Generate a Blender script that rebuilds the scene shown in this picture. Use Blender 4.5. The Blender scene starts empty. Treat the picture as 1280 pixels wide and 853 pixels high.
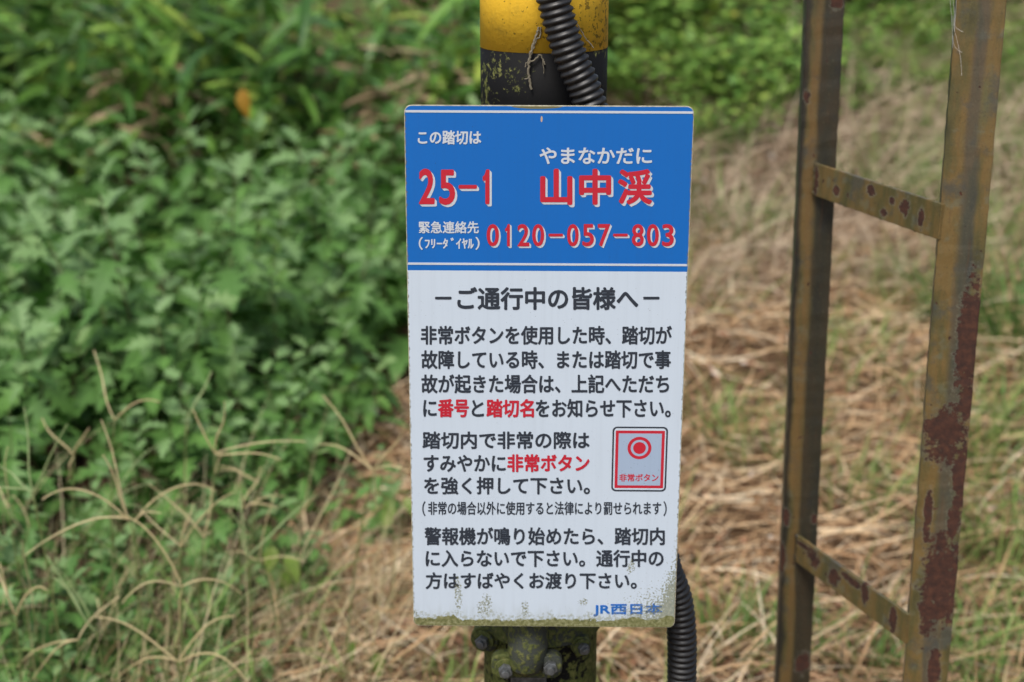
import bpy, bmesh, math, random
import numpy as np
from mathutils import Vector, Matrix, Euler

random.seed(7)
rng = np.random.default_rng(7)
scene = bpy.context.scene
col = scene.collection
R = math.radians

# ------------------------------------------------------------------ camera, sky, sun, exposure
CZ, TH, F = 1.5, 0.2984, 1900.0          # eye height, downward tilt, focal length in photograph pixels
cam = bpy.data.cameras.new('camera')
cam.sensor_width = 36.0
cam.lens = 36.0 * F / 1280.0
cam.clip_start, cam.clip_end = 0.05, 500.0
cam.dof.use_dof = True
cam.dof.focus_distance = 1.60
cam.dof.aperture_fstop = 4.0
cam.dof.aperture_blades = 8
cam_o = bpy.data.objects.new('camera', cam)
cam_o.location = (0, 0, CZ)
cam_o.rotation_euler = (math.pi / 2 - TH, 0, 0)
col.objects.link(cam_o)
scene.camera = cam_o

SUN_EL, SUN_AZ = R(58), R(205)           # azimuth clockwise from +Y: behind the camera, slightly left
world = bpy.data.worlds.new('World')
scene.world = world
world.use_nodes = True
wn = world.node_tree
wn.nodes.clear()
sky = wn.nodes.new('ShaderNodeTexSky')
sky.sky_type = 'NISHITA'
sky.sun_disc = False
sky.sun_elevation = SUN_EL
sky.sun_rotation = SUN_AZ
sky.air_density, sky.dust_density, sky.ozone_density = 1.0, 3.0, 0.6
bg = wn.nodes.new('ShaderNodeBackground')
bg.inputs['Strength'].default_value = 0.075
wo = wn.nodes.new('ShaderNodeOutputWorld')
hs = wn.nodes.new('ShaderNodeHueSaturation')      # thin cloud: greyer than a clear sky
hs.inputs['Saturation'].default_value = 0.75
wn.links.new(sky.outputs[0], hs.inputs['Color'])
wn.links.new(hs.outputs[0], bg.inputs[0])
wn.links.new(bg.outputs[0], wo.inputs[0])
sun = bpy.data.lights.new('sun', 'SUN')
sun.energy = 1.5
sun.angle = R(22)
sun.color = (1.0, 0.96, 0.90)
sun_o = bpy.data.objects.new('sun', sun)
sd = Vector((math.sin(SUN_AZ) * math.cos(SUN_EL), math.cos(SUN_AZ) * math.cos(SUN_EL), math.sin(SUN_EL)))
sun_o.rotation_euler = sd.to_track_quat('Z', 'Y').to_euler()
sun_o.location = (0, 0, 8)
col.objects.link(sun_o)
scene.view_settings.view_transform = 'Standard'
scene.view_settings.look = 'None'
scene.view_settings.exposure = 1.12
scene.view_settings.gamma = 1.0

# ------------------------------------------------------------------ small helpers
def ray(px, py):
    u, v = px - 640.0, 426.5 - py
    return Vector((u, F * math.cos(TH) + v * math.sin(TH), -F * math.sin(TH) + v * math.cos(TH)))

def at(px, py, Y):
    """the world point at distance Y seen at a photograph pixel"""
    d = ray(px, py)
    return Vector((0, 0, CZ)) + d * (Y / d.y)

def tag(o, label=None, cat=None, group=None, kind=None):
    if label: o['label'] = label
    if cat: o['category'] = cat
    if group: o['group'] = group
    if kind: o['kind'] = kind
    return o

def empty(name, loc=(0, 0, 0), rot=(0, 0, 0)):
    o = bpy.data.objects.new(name, None)
    o.empty_display_size = 0.05
    o.location = loc
    o.rotation_euler = rot
    col.objects.link(o)
    return o

def link(name, me, mat, parent=None):
    o = bpy.data.objects.new(name, me)
    if mat:
        me.materials.clear()
        me.materials.append(mat)
    col.objects.link(o)
    if parent: o.parent = parent
    return o

def copy_tree(o, parent=None):
    c = o.copy()
    col.objects.link(c)
    if parent: c.parent = parent
    for ch in list(o.children):
        copy_tree(ch, c)
    return c

class MB:
    """collects quads/polys into ONE mesh"""
    def __init__(s): s.v, s.f = [], []
    def add(s, vs, fs):
        n = len(s.v)
        s.v += [tuple(p) for p in vs]
        s.f += [tuple(i + n for i in f) for f in fs]
    def box(s, x0, x1, y0, y1, z0, z1):
        s.add([(x0,y0,z0),(x1,y0,z0),(x1,y1,z0),(x0,y1,z0),(x0,y0,z1),(x1,y0,z1),(x1,y1,z1),(x0,y1,z1)],
              [(0,3,2,1),(4,5,6,7),(0,1,5,4),(1,2,6,5),(2,3,7,6),(3,0,4,7)])
    def tube(s, pts, rad, n=8, cap=True):
        pts = [Vector(p) for p in pts]
        if not hasattr(rad, '__len__'): rad = [rad] * len(pts)
        N, vs, fs = len(pts), [], []
        t0 = (pts[1] - pts[0]).normalized()
        a = t0.orthogonal().normalized()
        for i, p in enumerate(pts):
            t = (pts[min(i + 1, N - 1)] - pts[max(i - 1, 0)]).normalized()
            a = (a - t * a.dot(t)).normalized()
            b = t.cross(a)
            for k in range(n):
                w = 2 * math.pi * k / n
                vs.append(p + (a * math.cos(w) + b * math.sin(w)) * rad[i])
        for i in range(N - 1):
            for k in range(n):
                k2 = (k + 1) % n
                fs.append((i*n+k, i*n+k2, (i+1)*n+k2, (i+1)*n+k))
        if cap:
            fs.append(tuple(range(n - 1, -1, -1)))
            fs.append(tuple(range((N - 1) * n, N * n)))
        s.add(vs, fs)
    def prism(s, poly, y0, y1):
        """outline in x/z extruded along y"""
        n = len(poly)
        s.add([(x, y0, z) for x, z in poly] + [(x, y1, z) for x, z in poly],
              [tuple(range(n)), tuple(range(2*n - 1, n - 1, -1))] +
              [(i, i + n, (i + 1) % n + n, (i + 1) % n) for i in range(n)])
    def leaf(s, tv, tf, M):
        s.add([M @ Vector(p) for p in tv], tf)
    def build(s, name, mat, parent=None, smooth=False, bevel=0.0, seg=2):
        me = bpy.data.meshes.new(name)
        me.from_pydata(s.v, [], s.f)
        me.update()
        if bevel:
            bm = bmesh.new(); bm.from_mesh(me)
            bmesh.ops.remove_doubles(bm, verts=bm.verts, dist=1e-6)
            bmesh.ops.recalc_face_normals(bm, faces=bm.faces)
            es = [e for e in bm.edges if len(e.link_faces) == 2 and e.calc_face_angle(0) > R(35)]
            bmesh.ops.bevel(bm, geom=es, offset=bevel, segments=seg, profile=0.5, affect='EDGES')
            bm.to_mesh(me); bm.free()
        if smooth:
            me.polygons.foreach_set('use_smooth', [True] * len(me.polygons))
        return link(name, me, mat, parent)

def quads_mesh(name, verts, quads, mat, parent=None, smooth=False):
    verts = np.asarray(verts, np.float32).reshape(-1, 3)
    quads = np.asarray(quads, np.int32).reshape(-1, 4)
    me = bpy.data.meshes.new(name)
    me.vertices.add(len(verts)); me.vertices.foreach_set('co', verts.ravel())
    me.loops.add(quads.size); me.loops.foreach_set('vertex_index', quads.ravel())
    me.polygons.add(len(quads))
    me.polygons.foreach_set('loop_start', np.arange(len(quads), dtype=np.int32) * 4)
    me.update(calc_edges=True); me.validate()
    if smooth: me.polygons.foreach_set('use_smooth', [True] * len(me.polygons))
    return link(name, me, mat, parent)

# ------------------------------------------------------------------ node helper
class NT:
    def __init__(s, name):
        s.m = bpy.data.materials.new(name); s.m.use_nodes = True
        s.t = s.m.node_tree; s.t.nodes.clear()
        s.out = s.n('ShaderNodeOutputMaterial')
    def n(s, typ, **kw):
        nd = s.t.nodes.new(typ)
        for k, v in kw.items(): setattr(nd, k, v)
        return nd
    def l(s, a, b): s.t.links.new(a, b)
    def put(s, sock, v):
        if hasattr(v, 'is_linked') or isinstance(v, bpy.types.NodeSocket): s.l(v, sock)
        else:
            if isinstance(v, tuple) and len(v) == 3 and sock.type == 'RGBA': v = (*v, 1)
            sock.default_value = v
    def math(s, op, a, b=0.0, c=0.0, clamp=False):
        nd = s.n('ShaderNodeMath', operation=op, use_clamp=clamp)
        s.put(nd.inputs[0], a); s.put(nd.inputs[1], b); s.put(nd.inputs[2], c)
        return nd.outputs[0]
    def coord(s): return s.n('ShaderNodeTexCoord').outputs['Object']
    def sep(s, v):
        nd = s.n('ShaderNodeSeparateXYZ'); s.l(v, nd.inputs[0]); return nd.outputs
    def noise(s, v, scale, detail=4.0, rough=0.6, stretch=None):
        if stretch:
            mp = s.n('ShaderNodeMapping'); s.l(v, mp.inputs[0]); mp.inputs['Scale'].default_value = stretch; v = mp.outputs[0]
        nd = s.n('ShaderNodeTexNoise'); s.l(v, nd.inputs['Vector'])
        nd.inputs['Scale'].default_value = scale; nd.inputs['Detail'].default_value = detail; nd.inputs['Roughness'].default_value = rough
        return nd.outputs[0]
    def step(s, v, lo, hi):
        nd = s.n('ShaderNodeMapRange', interpolation_type='SMOOTHSTEP')
        s.put(nd.inputs['Value'], v)
        nd.inputs['From Min'].default_value = lo; nd.inputs['From Max'].default_value = hi
        return nd.outputs[0]
    def mix(s, f, a, b):
        nd = s.n('ShaderNodeMix', data_type='RGBA')
        s.put(nd.inputs[0], f); s.put(nd.inputs[6], a); s.put(nd.inputs[7], b)
        return nd.outputs[2]
    def ramp(s, f, stops):
        nd = s.n('ShaderNodeValToRGB'); s.put(nd.inputs[0], f)
        cr = nd.color_ramp
        while len(cr.elements) < len(stops): cr.elements.new(0.5)
        for e, (p, c) in zip(cr.elements, stops): e.position = p; e.color = (*c, 1)
        return nd.outputs[0]
    def bump(s, h, strength=0.3, dist=0.002):
        nd = s.n('ShaderNodeBump'); s.put(nd.inputs['Height'], h)
        nd.inputs['Strength'].default_value = strength; nd.inputs['Distance'].default_value = dist
        return nd.outputs[0]
    def pbr(s, color, rough=0.5, metal=0.0, normal=None, spec=0.5):
        p = s.n('ShaderNodeBsdfPrincipled')
        s.put(p.inputs['Base Color'], color); s.put(p.inputs['Roughness'], rough)
        s.put(p.inputs['Metallic'], metal); s.put(p.inputs['Specular IOR Level'], spec)
        if normal is not None: s.l(normal, p.inputs['Normal'])
        s.l(p.outputs[0], s.out.inputs[0])
        return p

def blob(n, xyz, cx, cz, rx, rz, wob):
    """a ragged-edged patch round (cx, cz) in the x/z plane; 1 inside"""
    dx = n.math('DIVIDE', n.math('SUBTRACT', xyz[0], cx), rx)
    dz = n.math('DIVIDE', n.math('SUBTRACT', xyz[2], cz), rz)
    d = n.math('ADD', n.math('MULTIPLY', dx, dx), n.math('MULTIPLY', dz, dz))
    d = n.math('ADD', d, wob)
    return n.math('SUBTRACT', 1.0, n.step(d, 0.92, 1.08))

def union(n, lst):
    r = lst[0]
    for x in lst[1:]: r = n.math('MAXIMUM', r, x)
    return r

# ------------------------------------------------------------------ materials
def foliage(name, stops, back=None, trans=0.25, rough=0.5, spec=0.35, objvar=0.35):
    n = NT(name)
    g = n.n('ShaderNodeNewGeometry')
    oi = n.n('ShaderNodeObjectInfo')
    f = n.math('ADD', n.math('MULTIPLY', g.outputs['Random Per Island'], 1.0 - objvar), n.math('MULTIPLY', oi.outputs['Random'], objvar))
    c = n.ramp(f, stops)
    nz = n.noise(n.coord(), 60.0, 3.0)
    c = n.mix(n.math('MULTIPLY', n.step(nz, 0.45, 0.75), 0.35), c, stops[0][1])
    if back: c = n.mix(n.math('MULTIPLY', g.outputs['Backfacing'], 0.6), c, back)
    p = n.n('ShaderNodeBsdfPrincipled')
    n.put(p.inputs['Base Color'], c); p.inputs['Roughness'].default_value = rough; p.inputs['Specular IOR Level'].default_value = spec
    t = n.n('ShaderNodeBsdfTranslucent'); n.put(t.inputs['Color'], c)
    mx = n.n('ShaderNodeMixShader'); mx.inputs[0].default_value = trans
    n.l(p.outputs[0], mx.inputs[1]); n.l(t.outputs[0], mx.inputs[2]); n.l(mx.outputs[0], n.out.inputs[0])
    return n.m

M = {}
M['mugwort'] = foliage('mugwort_leaf', [(0.0, (.034, .108, .018)), (.5, (.074, .190, .028)), (.85, (.128, .275, .040)), (.97, (.18, .32, .035)), (1.0, (.36, .34, .03))], back=(.11, .22, .06), spec=.25, trans=.18)
M['mugtoplit'] = foliage('mugwort_young_toplit_leaf', [(0.0, (.10, .235, .050)), (.6, (.17, .335, .080)), (1.0, (.28, .42, .07))], back=(.2, .3, .14), spec=.3)  # young tip leaves, tinted paler to stand in for light from above
M['mugstem'] = foliage('mugwort_stem', [(0, (.09, .10, .04)), (1, (.13, .09, .05))], trans=0.0)
M['sasa'] = foliage('bamboo_leaf', [(0.0, (.030, .09, .018)), (.4, (.085, .20, .036)), (.75, (.18, .34, .05)), (1.0, (.40, .42, .08))], rough=0.4)
M['drysasa'] = foliage('dry_bamboo_leaf', [(0.0, (.16, .11, .06)), (.5, (.34, .24, .13)), (1.0, (.52, .42, .27))], trans=0.15)
M['shrub'] = foliage('shrub_leaf', [(0.0, (.06, .15, .025)), (.45, (.15, .29, .05)), (.8, (.25, .38, .07)), (1.0, (.42, .44, .09))])
M['darkshrub'] = foliage('dark_shrub_leaf', [(0.0, (.018, .055, .014)), (.5, (.045, .12, .028)), (1.0, (.09, .19, .04))])
M['twig'] = foliage('twig', [(0, (.09, .06, .035)), (1, (.16, .11, .06))], trans=0.0)
M['grass'] = foliage('grass_blade', [(0.0, (.09, .18, .04)), (.5, (.18, .30, .07)), (.85, (.28, .36, .09)), (1.0, (.42, .40, .16))], objvar=0.1)
M['darkgrass'] = foliage('dark_grass_blade', [(0.0, (.05, .13, .03)), (.6, (.11, .23, .05)), (1.0, (.20, .32, .07))], objvar=0.1)
M['fadedgrass'] = foliage('faded_grass', [(0.0, (.10, .16, .05)), (.25, (.24, .23, .09)), (.4, (.46, .36, .19)), (1.0, (.72, .60, .38))], objvar=0.0)
M['straw'] = foliage('straw', [(0.0, (.18, .095, .045)), (.3, (.47, .28, .14)), (.65, (.70, .49, .27)), (1.0, (.85, .73, .52))], trans=0.12, rough=0.6, objvar=0.0)
M['greystraw'] = foliage('grey_straw', [(0.0, (.17, .11, .07)), (.5, (.42, .31, .20)), (1.0, (.66, .54, .39))], trans=0.1, rough=0.65, objvar=0.0)
M['litter'] = foliage('litter', [(0.0, (.12, .055, .03)), (.6, (.32, .16, .085)), (.9, (.48, .34, .22)), (1.0, (.66, .62, .56))], trans=0.05, rough=0.7, objvar=0.0)
M['shadestalk'] = foliage('shaded_dead_stalk', [(0.0, (.05, .03, .018)), (.6, (.12, .07, .04)), (1.0, (.26, .18, .11))], trans=0.0, rough=0.8, objvar=0.0)  # dead stalks in dark browns that paint in the shade under the thicket
M['spike'] = foliage('dry_spike', [(0.0, (.38, .30, .14)), (.6, (.60, .50, .27)), (1.0, (.70, .62, .40))], trans=0.1, rough=0.6)
M['greenspike'] = foliage('green_spike', [(0.0, (.22, .30, .12)), (1.0, (.36, .44, .20))], trans=0.1)
M['culm'] = foliage('grass_culm', [(0.0, (.09, .15, .04)), (1.0, (.20, .22, .08))], trans=0.1)
M['yellowleaf'] = foliage('yellow_leaf', [(0.0, (.22, .10, .02)), (1.0, (.42, .24, .02))])
M['weedleaf'] = foliage('weed_leaf', [(0.0, (.10, .20, .04)), (1.0, (.22, .30, .05))])

def ground_mat():
    n = NT('ground'); c = n.coord()
    a = n.noise(c, 3.0, 6.0); b = n.noise(c, 60.0, 6.0, 0.7)
    k = n.ramp(b, [(.25, (.035, .022, .014)), (.5, (.11, .065, .036)), (.75, (.24, .155, .085))])
    k = n.mix(n.math('MULTIPLY', n.step(a, .5, .65), .35), k, (.055, .065, .025))
    n.pbr(k, 0.95, normal=n.bump(b, 0.8, 0.02), spec=0.1)
    return n.m
M['ground'] = ground_mat()

SH = 0.5977                                    # sign height (m), width 0.30
def sign_mat(name, base, rough=0.45, header=False):
    """printed sheet with algae growing from its lower edge; coordinates are the sign's own"""
    n = NT(name); c = n.coord(); x, y, z = n.sep(c)
    n1 = n.noise(c, 45.0, 5.0, 0.65); n2 = n.noise(c, 260.0, 3.0, 0.6); n3 = n.noise(c, 12.0, 3.0)
    k = n.mix(n.math('MULTIPLY', n.step(n3, .35, .75), .10), base, tuple(v * .80 for v in base))
    # faint vertical rain streaks
    st = n.noise(c, 1.0, 3.0, .6, stretch=(150, 1, 4))
    k = n.mix(n.math('MULTIPLY', n.step(st, .42, .8), .20), k, tuple(v * .75 + .01 for v in base))
    h = n.math('ADD', z, SH)                   # height above the lower edge
    # solid band of algae
    edge = n.math('ADD', .0035, n.math('MULTIPLY', n.math('POWER', n1, 2.2), .034))
    band = n.step(n.math('SUBTRACT', edge, h), -.0012, .0012)
    # dusty fringe over the band
    fr = n.math('MULTIPLY', n.step(n.math('SUBTRACT', n.math('ADD', edge, .006), h), -.002, .002), n.step(n2, .42, .6))
    # specks, denser to the lower right
    dens = n.math('MULTIPLY', n.step(h, .115, .0), n.step(x, .02, .16))
    right = n.math('MULTIPLY', n.step(x, .128, .150), n.step(h, .36, .05))
    dens = n.math('ADD', n.math('ADD', n.math('MULTIPLY', dens, 1.0), n.math('MULTIPLY', right, .55)), n.math('MULTIPLY', n.step(h, .12, .0), .22))
    thr = n.math('SUBTRACT', .79, n.math('MULTIPLY', dens, .33))
    v = n.noise(c, 420.0, 2.0, .5); v2 = n.noise(c, 900.0, 2.0, .5)
    v = n.math('ADD', n.math('MULTIPLY', v, .75), n.math('MULTIPLY', v2, .25))
    speck = n.step(n.math('SUBTRACT', v, thr), 0, .02)
    # drips of algae under single points
    wob = n.math('MULTIPLY', n.math('SUBTRACT', n.noise(c, 330.0, 3.0), .5), 5.5)
    dr = [blob(n, (x, y, z), cx, cz, rx, rz, wob) for cx, cz, rx, rz in
          [(-.098, -.558, .004, .022), (-.066, -.570, .006, .012), (-.072, -.576, .004, .010), (-.022, -.575, .004, .010), (.098, -.522, .004, .008), (.045, -.566, .005, .004)]]
    drip = n.math('MULTIPLY', union(n, dr), n.math('MULTIPLY', n.step(v, .46, .54), .8))
    film = n.math('MULTIPLY', n.math('MULTIPLY', n.step(h, .035, .002), n.step(n.noise(c, 1.0, 4.0, .65, stretch=(120, 1, 22)), .36, .66)), .30)
    mask = union(n, [film, band, n.math('MULTIPLY', fr, .6), n.math('MULTIPLY', speck, .75), drip])
    alg = n.ramp(n2, [(.3, (.075, .085, .028)), (.5, (.17, .17, .065)), (.7, (.30, .30, .17))])
    k = n.mix(mask, k, alg)
    # sparse dark flyspecks and worn edges
    w = n.noise(c, 700.0, 1.0, .4)
    k = n.mix(n.math('MULTIPLY', n.step(w, .755, .775), .7), k, (.05, .045, .03))
    ed = n.math('ABSOLUTE', x)
    ew = n.math('MULTIPLY', n.step(n.math('ADD', ed, n.math('MULTIPLY', n2, .006)), .1515, .1525), .8)
    k = n.mix(ew, k, (.13, .12, .07))
    if header:
        wob2 = n.math('MULTIPLY', n.math('SUBTRACT', n1, .5), .8)
        k = n.mix(blob(n, (x, y, z), -.012, -.0005, .026, .0030, wob2), k, (.15, .14, .06))
        k = n.mix(blob(n, (x, y, z), -.0075, -.0140, .0012, .0035, n.math('MULTIPLY', wob2, 2.0)), k, (.50, .36, .25))
    n.pbr(k, n.math('ADD', rough, n.math('MULTIPLY', mask, .4)), normal=n.bump(mask, .25, .0008), spec=.4)
    return n.m
M['white'] = sign_mat('sign_white', (.550, .630, .715))
M['blue'] = sign_mat('sign_blue', (.004, .128, .46), header=True)
M['ink'] = sign_mat('ink_dark', (.028, .036, .050))
M['red'] = sign_mat('ink_red', (.50, .018, .036))
M['lightink'] = sign_mat('ink_white', (.55, .59, .64))
M['blueink'] = sign_mat('ink_blue', (.008, .13, .48))
M['greyink'] = sign_mat('ink_grey', (.34, .43, .56))
def rim_mat():
    n = NT('sign_edge'); c = n.coord()
    n.pbr(n.ramp(n.noise(c, 120, 4), [(.3, (.22, .20, .12)), (.6, (.55, .51, .38))]), .7)
    return n.m
M['rim'] = rim_mat()

def pole_mat(name, base, moss, rough, seedz):
    n = NT(name); c = n.coord(); x, y, z = n.sep(c)
    n1 = n.noise(c, 28.0, 6.0, .7); n2 = n.noise(c, 150.0, 4.0, .65); n3 = n.noise(c, 9.0, 3.0)
    k = n.mix(n.math('MULTIPLY', n.step(n3, .4, .7), .35), base, tuple(v * .72 for v in base))
    if moss:
        side = n.math('MULTIPLY', n.math('ABSOLUTE', x), 2.6)
        low = n.step(z, .95, .60)
        amt = n.math('ADD', n.math('ADD', n1, side), n.math('MULTIPLY', low, .20))
        amt = n.math('ADD', amt, n.math('MULTIPLY', n.math('SUBTRACT', n2, .5), .8))
        mm = n.step(amt, .70, .82)
        mc = n.ramp(n2, [(.3, (.035, .045, .010)), (.5, (.085, .100, .024)), (.72, (.17, .165, .055))])
        k = n.mix(n.math('MULTIPLY', mm, .85), k, mc)
        h = n.math('ADD', n.math('MULTIPLY', mm, .6), n.math('MULTIPLY', n2, .4))
    else:
        sp = n.math('ADD', n.noise(c, 190.0, 3.0, .6), n.math('MULTIPLY', x, 1.1))
        k = n.mix(n.math('MULTIPLY', n.step(sp, .60, .67), .8), k, (.11, .085, .02))
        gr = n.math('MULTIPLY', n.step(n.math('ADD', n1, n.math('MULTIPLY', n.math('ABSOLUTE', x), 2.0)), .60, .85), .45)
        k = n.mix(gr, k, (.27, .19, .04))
        drk = n.math('MULTIPLY', n.step(n.noise(c, 1.0, 4.0, .6, stretch=(70, 70, 6)), .52, .75), .35)
        k = n.mix(drk, k, (.42, .25, .03))
        h = n2
    n.pbr(k, rough, normal=n.bump(h, .5, .0012), spec=.16)
    return n.m
M['yellow'] = pole_mat('yellow_paint', (.82, .50, .040), False, .45, 0)
M['black'] = pole_mat('black_paint', (.005, .005, .0055), True, .7, 0)
M['mossy'] = pole_mat('mossy_metal', (.05, .055, .045), True, .65, 0)
def simple(name, c0, c1, scale, rough, metal=0.0, bump=0.2, spec=.5):
    n = NT(name); c = n.coord(); nz = n.noise(c, scale, 5, .65)
    n.pbr(n.ramp(nz, [(.3, c0), (.7, c1)]), rough, metal, normal=n.bump(nz, bump, .001), spec=spec)
    return n.m
M['steel'] = simple('weathered_steel', (.055, .060, .055), (.22, .23, .24), 130, .5, .6)
def conduit_mat():
    n = NT('black_conduit'); c = n.coord(); nz = n.noise(c, 90, 5, .7); n2 = n.noise(c, 25, 4)
    k = n.ramp(nz, [(.35, (.005, .005, .0055)), (.75, (.018, .017, .017))])
    k = n.mix(n.math('MULTIPLY', n.step(n2, .55, .75), .3), k, (.05, .055, .03))
    n.pbr(k, n.ramp(nz, [(.3, (.34,) * 3), (.7, (.62,) * 3)]), spec=.6)
    return n.m
M['conduit'] = conduit_mat()
M['tendril'] = simple('dried_vine', (.10, .085, .055), (.24, .21, .15), 200, .8)
M['web'] = simple('spider_silk', (.75, .75, .72), (.85, .85, .82), 40, .5)
def rust_mat(name, patches, stripes, z_top):
    """old paint: olive and ochre, worn dark along the length, with flaked patches of rust (coordinates are the post's own)"""
    n = NT(name); c = n.coord(); x, y, z = n.sep(c)
    n1 = n.noise(c, 16.0, 5.0, .65); n2 = n.noise(c, 110.0, 5.0, .7); n3 = n.noise(c, 1.0, 4.0, .6, stretch=(30, 30, 7)); n4 = n.noise(c, 45.0, 4.0, .6)
    k = n.ramp(n3, [(.30, (.044, .043, .022)), (.43, (.092, .078, .028)), (.56, (.160, .102, .034)), (.75, (.105, .104, .046))])
    k = n.mix(n.math('MULTIPLY', n.step(n1, .52, .66), .75), k, (.058, .064, .056))
    k = n.mix(n.math('MULTIPLY', n.step(n4, .56, .70), .5), k, (.14, .145, .095))
    for x0, x1, colr, a in stripes:            # long bands of worn paint
        w = n.math('ADD', x, n.math('MULTIPLY', n.math('SUBTRACT', n3, .5), .022))
        m = n.math('MULTIPLY', n.step(w, x0 - .004, x0 + .004), n.math('SUBTRACT', 1.0, n.step(w, x1 - .004, x1 + .004)))
        k = n.mix(n.math('MULTIPLY', m, a), k, colr)
    k = n.mix(n.math('MULTIPLY', n.step(n2, .60, .72), .5), k, (.055, .045, .030))
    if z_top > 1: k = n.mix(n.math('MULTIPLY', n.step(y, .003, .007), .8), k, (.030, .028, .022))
    gr = n.noise(c, 320.0, 4.0, .75)
    k = n.mix(n.math('MULTIPLY', n.step(gr, .54, .68), .45), k, (.030, .026, .018))
    k = n.mix(n.math('MULTIPLY', n.step(gr, .44, .30), .35), k, (.20, .19, .11))
    st = n.noise(c, 1.0, 5.0, .7, stretch=(160, 160, 12))
    k = n.mix(n.math('MULTIPLY', n.step(st, .55, .75), .55), k, (.085, .045, .022))
    wob = n.math('ADD', n.math('MULTIPLY', n.math('SUBTRACT', n4, .5), 3.6), n.math('MULTIPLY', n.math('SUBTRACT', n.noise(c, 150.0, 5.0, .75), .5), 4.5))
    small = n.step(n.noise(c, 70.0, 4.0, .55), .690, .705)
    if patches:
        pm = n.math('MAXIMUM', union(n, [blob(n, (x, y, z), *p, wob) for p in patches]), small)
        lip = n.math('SUBTRACT', union(n, [blob(n, (x, y, z), p[0], p[1], p[2] * 1.10 + .001, p[3] * 1.06 + .0015, wob) for p in patches]), pm, clamp=True)
        k = n.mix(n.math('MULTIPLY', lip, .5), k, (.17, .165, .12))
    else:
        pm = small
    rc = n.ramp(n2, [(.3, (.018, .009, .007)), (.5, (.052, .019, .011)), (.66, (.082, .031, .015)), (.8, (.13, .056, .024))])
    k = n.mix(pm, k, rc)
    h = n.math('SUBTRACT', n.math('MULTIPLY', n2, .35), n.math('MULTIPLY', pm, .9))
    n.pbr(k, n.math('ADD', .42, n.math('MULTIPLY', pm, .4)), normal=n.bump(h, .6, .0015), spec=.45)
    return n.m

# ------------------------------------------------------------------ the ground
def gz(x, y):
    x = np.asarray(x, float); y = np.asarray(y, float)
    s = 1 / (1 + np.exp(-(x - .25) * 4.0))
    ramp = .14 * np.clip(y - 3.0, 0, 8.0) * s
    return ramp + .015 * np.sin(x * 3.1 + 1) * np.cos(y * 2.3) * np.clip(y - 1.5, 0, 1)
def axis(lo, hi, n, far):
    a = np.linspace(lo, hi, n); k = np.array([1.5, 4, 10, 25, 60, 120.])
    return np.concatenate([lo - k[::-1] * far, a, hi + k * far])
gx, gy = axis(-5, 5, 80, 1.), axis(-2, 12, 110, 1.)
GX, GY = np.meshgrid(gx, gy)
idx = np.arange(GX.size).reshape(GX.shape)
q = np.stack([idx[:-1, :-1], idx[:-1, 1:], idx[1:, 1:], idx[1:, :-1]], -1)
g = quads_mesh('ground', np.stack([GX, GY, gz(GX, GY)], -1), q, M['ground'], smooth=True)
tag(g, kind='structure')

# ------------------------------------------------------------------ the sign
SL = Matrix.LocRotScale(Vector((.0382, 1.5725, CZ - .2293)), Euler((0, .0028, -.0115)), None)
SLI = SL.inverted()
def on_sign(px, py):
    o = SLI @ Vector((0, 0, CZ)); d = SLI.to_3x3() @ ray(px, py)
    p = o - d * (o.y / d.y)
    return p.x, p.z
sign = empty('crossing_notice_sign', SL.to_translation(), SL.to_euler())
tag(sign, 'tall blue and white notice sign with red and black lettering on the striped pole', 'sign')

def rounded(x0, x1, z0, z1, r, seg=6):
    pts = []
    for cx, cz, a0 in ((x1 - r, z1 - r, 0), (x0 + r, z1 - r, 90), (x0 + r, z0 + r, 180), (x1 - r, z0 + r, 270)):
        for i in range(seg + 1):
            a = R(a0 + 90 * i / seg); pts.append((cx + r * math.cos(a), cz + r * math.sin(a)))
    return pts
b = MB(); b.prism(rounded(-.15, .15, -SH, 0, .0075), .0004, .0028); b.build('backing_plate', M['rim'], sign)
hd = on_sign(640, 338.8)[1]
pts = rounded(-.1493, .1493, -SH + .0006, -.0008, .0070)
b = MB(); b.prism([p for p in pts if p[1] < hd - .05] and [(x, min(z, hd)) for x, z in pts if z < hd - .05] + [(.1493, hd), (-.1493, hd)], 0, .0003)
white = b.build('white_face', M['white'], sign)
b = MB(); b.prism([(x, z) for x, z in pts if z > hd + .05] + [(-.1493, hd), (.1493, hd)], 0, .0003)
blue = b.build('blue_header', M['blue'], sign)
def strip(py0, py1, mat, parent, name):
    z0, z1 = on_sign(684, py1)[1], on_sign(684, py0)[1]
    b = MB(); b.box(-.1490, .1490, -.0003, -.00005, z0, z1); b.build(name, mat, parent)
strip(138.6, 141.5, M['lightink'], blue, 'header_line')
strip(329.3, 332.0, M['lightink'], blue, 'header_line')

ONE = (np.array([(.50, 0), (1., 0), (1., 1.), (.64, 1.), (.50, .93), (.28, .83), (0, .80), (0, .69), (.30, .72), (.50, .78)]), [(0, 1, 2, 3, 4, 9), (4, 5, 8, 9), (5, 6, 7, 8)])
def glyphs(body, weight):
    if body == '1': return ONE
    cu = bpy.data.curves.new('lettering', 'FONT')
    cu.body = body; cu.size = 1.0; cu.offset = weight; cu.resolution_u = 4; cu.fill_mode = 'FRONT'
    o = bpy.data.objects.new('lettering', cu); col.objects.link(o)
    bpy.context.view_layer.update()
    me = bpy.data.meshes.new_from_object(o.evaluated_get(bpy.context.evaluated_depsgraph_get()))
    vs = np.empty(len(me.vertices) * 3); me.vertices.foreach_get('co', vs)
    fs = [tuple(p.vertices) for p in me.polygons]
    bpy.data.objects.remove(o); bpy.data.curves.remove(cu); bpy.data.meshes.remove(me)
    return vs.reshape(-1, 3)[:, :2], fs

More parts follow.
